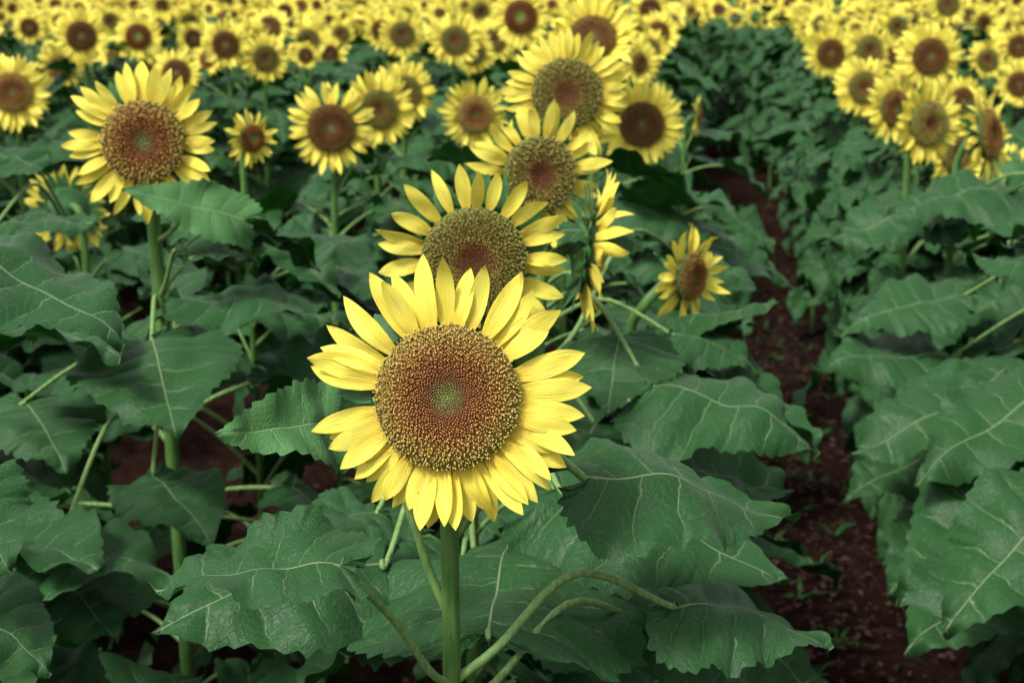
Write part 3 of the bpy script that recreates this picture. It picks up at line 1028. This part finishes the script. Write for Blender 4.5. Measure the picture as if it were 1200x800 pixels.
def HL(pl, az, b, t, **k):
    hero_leaf(pl['root'], pl['g'], pl['pts'], az, at(*b), at(*t), **k)


# front plant
HL(MAIN, .925, (397, 669, 1.20), (183, 694, 1.22), W=.85, roll=-.18, arch=.55, fold=.30, seed=21, stalk_up=-.02, wave=.05, r0=.0042, quilt=.02)
HL(MAIN, .985, (404, 500, 1.32), (248, 509, 1.20), W=.55, roll=-.95, arch=.35, fold=.22, seed=22, quilt=.018, mat=M_LEAF_BRIGHT, wave=.03, label='fresh green upright leaf behind the left petals')
HL(MAIN, 1.045, (692, 562, 1.32), (924, 618, 1.42), W=.70, roll=.35, arch=.75, fold=-.12, curl=-.3, seed=23, wave=.05, quilt=.02, stalk_up=.045, r0=.0056)
HL(MAIN, .90, (786, 708, 1.42), (968, 765, 1.45), W=.95, roll=.15, arch=.9, fold=-.1, curl=-.3, seed=24, wave=.045, r0=.005, stalk_up=.04)
HL(MAIN, .88, (775, 742, 1.52), (900, 830, 1.50), W=.9, roll=.2, arch=.9, fold=-.15, curl=-.2, seed=25, r0=.0045, stalk_up=.04)
# second plant
HL(SECOND, .86, (572, 741, 1.40), (598, 632, 1.66), W=1.18, roll=0.0, arch=.35, fold=.05, curl=-.25, seed=26, wave=.03, stalk_up=-.06, r0=.004)
HL(SECOND, 1.02, (658, 572, 1.62), (913, 690, 1.56), W=1.0, roll=.25, arch=.8, fold=-.12, curl=-.3, seed=27, wave=.045, quilt=.022)
HL(SECOND, .96, (452, 655, 1.55), (176, 742, 1.42), W=.85, roll=-.45, arch=.8, fold=-.1, curl=-.25, seed=28, wave=.05)
HL(SECOND, 1.0, (440, 600, 1.7), (320, 640, 1.62), W=.95, roll=-.3, arch=.7, fold=-.1, seed=29)
HL(SECOND, .78, (540, 660, 1.8), (430, 760, 1.65), W=1.0, roll=-.1, arch=.8, fold=-.1, seed=30)
HL(SECOND, .74, (640, 700, 1.85), (720, 810, 1.7), W=1.0, roll=.1, arch=.8, fold=-.1, seed=31)
HL(SECOND, .98, (690, 640, 1.8), (850, 740, 1.75), W=.95, roll=.2, arch=.8, fold=-.1, seed=32)
# third plant and the one turned away
HL(THIRD, 1.02, (763, 452, 2.0), (952, 527, 1.95), W=.95, roll=.3, arch=.75, fold=-.1, curl=-.25, seed=33, quilt=.024, stalk_up=.03)
HL(THIRD, 1.05, (727, 394, 2.1), (712, 487, 1.95), W=1.0, roll=0.0, arch=.55, fold=-.05, curl=-.2, seed=34, wave=.03)
HL(THIRD, 1.0, (790, 392, 2.35), (892, 440, 2.35), W=.95, roll=.3, arch=.8, fold=-.1, seed=35, quilt=.024)
HL(THIRD, .9, (700, 500, 2.3), (650, 560, 2.1), W=1.0, roll=0.0, arch=.8, fold=-.1, seed=36)
HL(THIRD, .9, (800, 530, 2.25), (900, 600, 2.15), W=.95, roll=.2, arch=.8, fold=-.1, seed=37)
HL(AWAY, 1.13, (650, 268, 1.98), (775, 303, 1.98), W=.42, roll=.35, arch=.9, fold=-.25, seed=38, stalk_up=.01)
HL(AWAY, 1.0, (800, 300, 2.75), (890, 345, 2.75), W=.9, roll=.3, arch=.8, fold=-.1, seed=40, quilt=.024)
HL(AWAY, .95, (600, 560, 2.3), (560, 640, 2.2), W=1, roll=.0, arch=.8, fold=-.1, seed=41)
# tall left plant
LEFT = PLANTS[9]
HL(LEFT, 1.13, (282, 259, 2.25), (142, 222, 2.18), W=.62, roll=-1.0, arch=.4, fold=.05, seed=42, quilt=.016, wave=.02, mat=M_LEAF_BRIGHT)
HL(LEFT, 1.02, (224, 302, 2.25), (302, 314, 2.3), W=.9, roll=.15, arch=.9, fold=.3, seed=43, wave=.06, stalk_up=.02)
HL(LEFT, .99, (178, 398, 2.15), (207, 517, 1.95), W=1.12, roll=.1, arch=.6, fold=-.02, curl=-.15, seed=44, wave=.03, quilt=.02)
HL(LEFT, .98, (215, 352, 2.3), (390, 376, 2.3), W=.8, roll=.1, arch=.5, fold=-.1, seed=45, quilt=.028, wave=.05)
HL(LEFT, .92, (38, 395, 2.1), (140, 425, 1.95), W=.9, roll=-.1, arch=.7, fold=.2, seed=46, wave=.06)
HL(LEFT, .86, (62, 668, 1.85), (138, 757, 1.75), W=1.05, roll=.2, arch=.6, fold=-.05, seed=47)
HL(LEFT, .8, (180, 560, 2.1), (250, 640, 2.0), W=1.0, roll=.1, arch=.7, fold=-.05, seed=48)
HL(LEFT, .9, (30, 470, 2.2), (80, 560, 2.05), W=1.0, roll=.1, arch=.7, fold=-.05, seed=49)
HL(PLANTS[10], 1.08, (-5, 265, 2.7), (116, 268, 2.65), W=.8, roll=.2, arch=.6, fold=-.15, seed=55)
HL(PLANTS[10], 1.1, (-20, 180, 2.9), (62, 205, 2.8), W=.8, roll=.2, arch=.6, fold=-.15, seed=56)
EA, EB = EXTRA[0], EXTRA[1]
HL(EB, 1.07, (-35, 300, 1.62), (146, 404, 1.56), W=.95, roll=.15, arch=.5, fold=-.08, curl=-.15, seed=50, quilt=.02)
HL(EA, .98, (-70, 560, 1.35), (12, 672, 1.28), W=1.05, roll=.1, arch=.5, fold=-.05, seed=51)
HL(EA, .7, (-60, 700, 1.4), (60, 790, 1.35), W=1.0, roll=.1, arch=.6, fold=-.05, seed=52)
# right-hand row, leaves drooping toward the furrow
R1, R2, R3, R4 = EXTRA[2], EXTRA[3], EXTRA[4], EXTRA[5]
HL(R1, .75, (1215, 640, 2.15), (1062, 770, 2.05), W=.9, roll=-.25, arch=.7, fold=-.1, seed=60)
HL(R1, .95, (1250, 580, 2.0), (1104, 745, 1.92), W=.85, roll=-.35, arch=.5, fold=-.08, seed=61)
HL(R1, .9, (1205, 560, 2.3), (1050, 712, 2.2), W=.8, roll=-.5, arch=.6, fold=-.1, seed=62)
HL(R2, 1.02, (1180, 470, 2.5), (998, 532, 2.45), W=.9, roll=-.35, arch=.7, fold=-.1, seed=63, quilt=.024)
HL(R2, 1.0, (1215, 462, 2.3), (1073, 572, 2.25), W=.85, roll=-.35, arch=.5, fold=-.08, seed=64, quilt=.022)
HL(R2, .85, (1130, 520, 2.7), (988, 590, 2.6), W=.85, roll=-.4, arch=.8, fold=-.1, seed=65)
HL(R2, .8, (1150, 600, 2.6), (1040, 700, 2.45), W=.9, roll=-.3, arch=.8, fold=-.1, seed=66)
HL(R3, 1.08, (1240, 330, 2.5), (1130, 300, 2.6), W=.8, roll=-.2, arch=.5, fold=-.1, seed=67, quilt=.026)
HL(R3, 1.05, (1130, 345, 2.9), (985, 395, 2.9), W=.85, roll=-.35, arch=.8, fold=-.1, seed=68, quilt=.026)
HL(R3, 1.0, (1110, 420, 2.9), (950, 440, 2.85), W=.8, roll=-.35, arch=.8, fold=-.1, seed=69, quilt=.026)
HL(R3, 1.0, (1200, 430, 2.6), (1110, 480, 2.5), W=.9, roll=-.2, arch=.8, fold=-.1, seed=70)
HL(R4, 1.1, (1180, 225, 3.2), (1040, 255, 3.2), W=.8, roll=-.35, arch=.7, fold=-.1, seed=71, quilt=.026)
HL(R4, 1.1, (1100, 250, 3.4), (960, 290, 3.4), W=.8, roll=-.35, arch=.7, fold=-.1, seed=72, quilt=.026)
# lower random leaves of the front plants
for pl, ztop, nl in ((MAIN, .62, 6), (SECOND, .82, 8), (THIRD, .98, 11), (AWAY, 1.0, 9)):
    random_leaves(pl['root'], pl['g'], pl['pts'], ztop, 'near', nl + 4, .12, lean=1.0)

# ------------------------------------------------------------------ far rows as one mass
g = Geo()
dg = disc_geo('red', 34, 8, 3, 8); dV = np.concatenate(dg.v); dC = np.concatenate(dg.c)
pr6 = [petal_ring_geo(60 + k, 20, 4, 2) for k in range(3)]


def add_block(dst, V, fs, mis, uv1, uv2, c, mmap):
    base = dst.n
    dst.v.append(V); dst.uv1.append(uv1); dst.uv2.append(uv2); dst.c.append(c); dst.n += len(V)
    for f, mi in zip(fs, mis):
        dst.f.append(np.asarray(f, int) + base); dst.mi.append(np.array([mmap[int(q)] for q in mi]))


def put(dst, src, M, mmap):
    add_block(dst, src.moved(M), src.f, src.mi, np.concatenate(src.uv1), np.concatenate(src.uv2), np.concatenate(src.c), mmap)


for s in far_fill:
    M, n = head_matrix(s['pos'], s['yaw'], s['pitch'], s['size'], rnd.random() * 6)
    put(g, dg, M, {0: 0, 1: 1})
    put(g, pr6[rnd.randrange(3)], M, {0: 2})
    p0 = s['pos'] - n * .03
    b0 = Vector((s['pos'].x, s['pos'].y + .09, 0))
    add_tube(g, [tuple(b0), tuple(b0 + Vector((0, 0, .7))), tuple(b0 + Vector((0, 0, s['pos'].z - .12))), tuple(p0)], .009, .007, 4, 5, 3)
    for q in range(12 if 740 < s['px'] < 920 else 7):
        z = rnd.uniform(.25 if 740 < s['px'] < 920 else .6, s['pos'].z - .17)
        lm = leaf_place(rnd.choice((-1, 1)) * PI / 2 - ROW + rnd.gauss(0, .8), rnd.gauss(.1, .2), rnd.gauss(0, .2), rnd.uniform(.75, 1.1), Vector((b0.x, b0.y, z)))
        put(g, LV[rnd.randrange(NVAR)][3], lm, {0: 4})
fo = link('distant_sunflower_rows', g.mesh('distant_sunflower_rows', [M_FLORET, M_CALYX, M_PETAL, M_STEM, M_LEAF]))
fo['label'] = 'mass of tiny sunflowers filling the farthest rows up to the top edge'; fo['category'] = 'sunflowers'; fo['kind'] = 'stuff'

# ------------------------------------------------------------------ ground
def ground():
    xs = np.concatenate([[-600, -200, -60, -20], np.linspace(-10, 10, 201), [20, 60, 200, 600]])
    ys = np.concatenate([[-600, -100, -20, -4], np.linspace(-1, 19, 201), [26, 40, 70, 150, 400, 900]])
    Xg, Yg = np.meshgrid(xs, ys)
    near = np.exp(-np.clip((np.abs(Yg - 9) - 10) / 3, 0, None)) * np.exp(-np.clip((np.abs(Xg) - 9.5) / 3, 0, None))
    Z = (0.014 * np.sin(Xg * 9.1 + 1.3 * np.sin(Yg * 5.3)) * np.sin(Yg * 7.7 + Xg * 3) + 0.01 * np.sin(Xg * 21 + Yg * 17)) * near
    Z += npr.normal(0, .006, Z.shape) * near
    V = np.stack([Xg, Yg, Z], -1).reshape(-1, 3)
    F = np.array(grid_faces(len(ys), len(xs)))
    return Geo().add(V, F).mesh('soil_ground', [M_SOIL])


go = link('ground', ground()); go['kind'] = 'structure'; go['label'] = 'dark red soil of the sunflower field'; go['category'] = 'ground'
me = Geo().add([(-300, 27.5, .03), (300, 27.5, .03), (300, 600, .03), (-300, 600, .03)], [(0, 1, 2, 3)]).mesh('meadow', [M_GRASS])
mo = link('meadow', me); mo['kind'] = 'structure'; mo['label'] = 'green grass meadow beyond the field'; mo['category'] = 'meadow'

# leaf litter and weeds along the furrow
g = Geo(); V = []; F = []
rr = random.Random(31)
for i in range(12000):
    d = 1.2 + 9 * rr.random() ** 1.3
    o = rr.gauss(.36, .22) if rr.random() < .6 else rr.uniform(-1.4, 1.2)
    p = row_pt(o, d)
    s = rr.uniform(.004, .016)
    a = rr.random() * 6.28; e = Vector((math.cos(a), math.sin(a), rr.uniform(-.3, .3))) * s; f = Vector((-math.sin(a), math.cos(a), rr.uniform(-.5, .5))) * s * rr.uniform(.25, .7)
    c = p + Vector((0, 0, .018 + rr.random() * .012))
    m = len(V)
    V += [tuple(c - e), tuple(c + f + Vector((0, 0, .3 * s))), tuple(c + e), tuple(c - f)]
    F.append((m, m + 1, m + 2, m + 3))
lo = link('leaf_litter', Geo().add(V, F).mesh('leaf_litter', [M_LITTER], False)); lo['kind'] = 'stuff'; lo['label'] = 'dry brown leaf litter scattered over the furrow soil'; lo['category'] = 'leaf litter'
V = []; F = []
for i in range(60):
    d = rr.uniform(1.8, 7); o = rr.gauss(.42, .12)
    p = row_pt(o, d)
    for b in range(rr.randint(4, 9)):
        a = rr.random() * 6.28; l = rr.uniform(.03, .085); w = rr.uniform(.0015, .006)
        e = Vector((math.cos(a), math.sin(a), 0)); tn = Vector((-math.sin(a), math.cos(a), 0)) * w
        m = len(V)
        for t, ww in ((0, .6), (.45, 1), (1, .05)):
            c = p + e * l * t + Vector((0, 0, l * (.9 * t - .55 * t * t) + .008))
            V += [tuple(c - tn * ww), tuple(c + tn * ww)]
        F += [(m, m + 1, m + 3, m + 2), (m + 2, m + 3, m + 5, m + 4)]
wo = link('weeds', Geo().add(V, F).mesh('weeds', [M_WEED])); wo['kind'] = 'stuff'; wo['label'] = 'small green weeds and grass blades growing along the furrow'; wo['category'] = 'weeds'

# far-off wood behind the meadow
V = []; F = []
for i in range(9000):
    x = rr.uniform(-90, 90); top = 5.5 + 1.6 * math.sin(x * .31) + 1.1 * math.sin(x * .83 + 1) + .6 * math.sin(x * 2.1)
    z = top * rr.random() ** .6; y = 95 + rr.uniform(0, 5) + 2 * math.sin(x * .5)
    s = rr.uniform(.25, .6)
    a = Vector((rr.gauss(0, 1), rr.gauss(0, 1), rr.gauss(0, 1))).normalized() * s; b = a.cross(Vector((rr.gauss(0, 1), rr.gauss(0, 1), rr.gauss(0, 1)))).normalized() * s * .7
    c = Vector((x, y, z + .2)); m = len(V)
    V += [tuple(c - a), tuple(c + b), tuple(c + a), tuple(c - b)]; F.append((m, m + 1, m + 2, m + 3))
wd = link('distant_wood', Geo().add(V, F).mesh('distant_wood', [M_WOOD], False)); wd['kind'] = 'stuff'; wd['label'] = 'green wood far beyond the field at the very top edge'; wd['category'] = 'wood'

# ------------------------------------------------------------------ light, camera
SUN_EL, SUN_AZ = 54, 222    # azimuth clockwise from +Y: behind and left of the camera
w = bpy.data.worlds.new('World'); sc.world = w; w.use_nodes = True
nt = w.node_tree
bg = nt.nodes['Background']; bg.inputs[1].default_value = 0.085
sky = nt.nodes.new('ShaderNodeTexSky'); sky.sky_type = 'NISHITA'; sky.sun_disc = False
sky.sun_elevation = R(SUN_EL); sky.sun_rotation = R(SUN_AZ); sky.air_density = 1.0; sky.dust_density = 4.0
hs = nt.nodes.new('ShaderNodeHueSaturation'); hs.inputs['Saturation'].default_value = .2
nt.links.new(sky.outputs[0], hs.inputs['Color']); nt.links.new(hs.outputs[0], bg.inputs[0])
ld = bpy.data.lights.new('sun', 'SUN'); ld.energy = 1.5; ld.angle = R(11); ld.color = (1, .975, .93)
lo_ = bpy.data.objects.new('sun', ld); COL.objects.link(lo_)
az = R(SUN_AZ); el = R(SUN_EL)
dirv = Vector((math.sin(az) * math.cos(el), math.cos(az) * math.cos(el), math.sin(el)))
lo_.rotation_euler = dirv.to_track_quat('Z', 'Y').to_euler(); lo_.location = dirv * 20

cd = bpy.data.cameras.new('camera'); cam = bpy.data.objects.new('camera', cd); COL.objects.link(cam)
cd.lens = 50; cd.sensor_width = 36; cd.clip_end = 2000; cd.clip_start = .05
cam.location = CAM; cam.rotation_euler = (PI / 2 - PITCH, 0, 0)
cd.dof.use_dof = True; cd.dof.focus_distance = 1.22; cd.dof.aperture_fstop = 9.5
sc.camera = cam
sc.view_settings.view_transform = 'Standard'; sc.view_settings.look = 'None'; sc.view_settings.gamma = 1.0
sc.view_settings.exposure = 1.36
sc.cycles.max_bounces = 5; sc.cycles.diffuse_bounces = 3; sc.cycles.glossy_bounces = 2; sc.cycles.use_adaptive_sampling = True; sc.cycles.adaptive_threshold = .02
sc.cycles.use_denoising = True
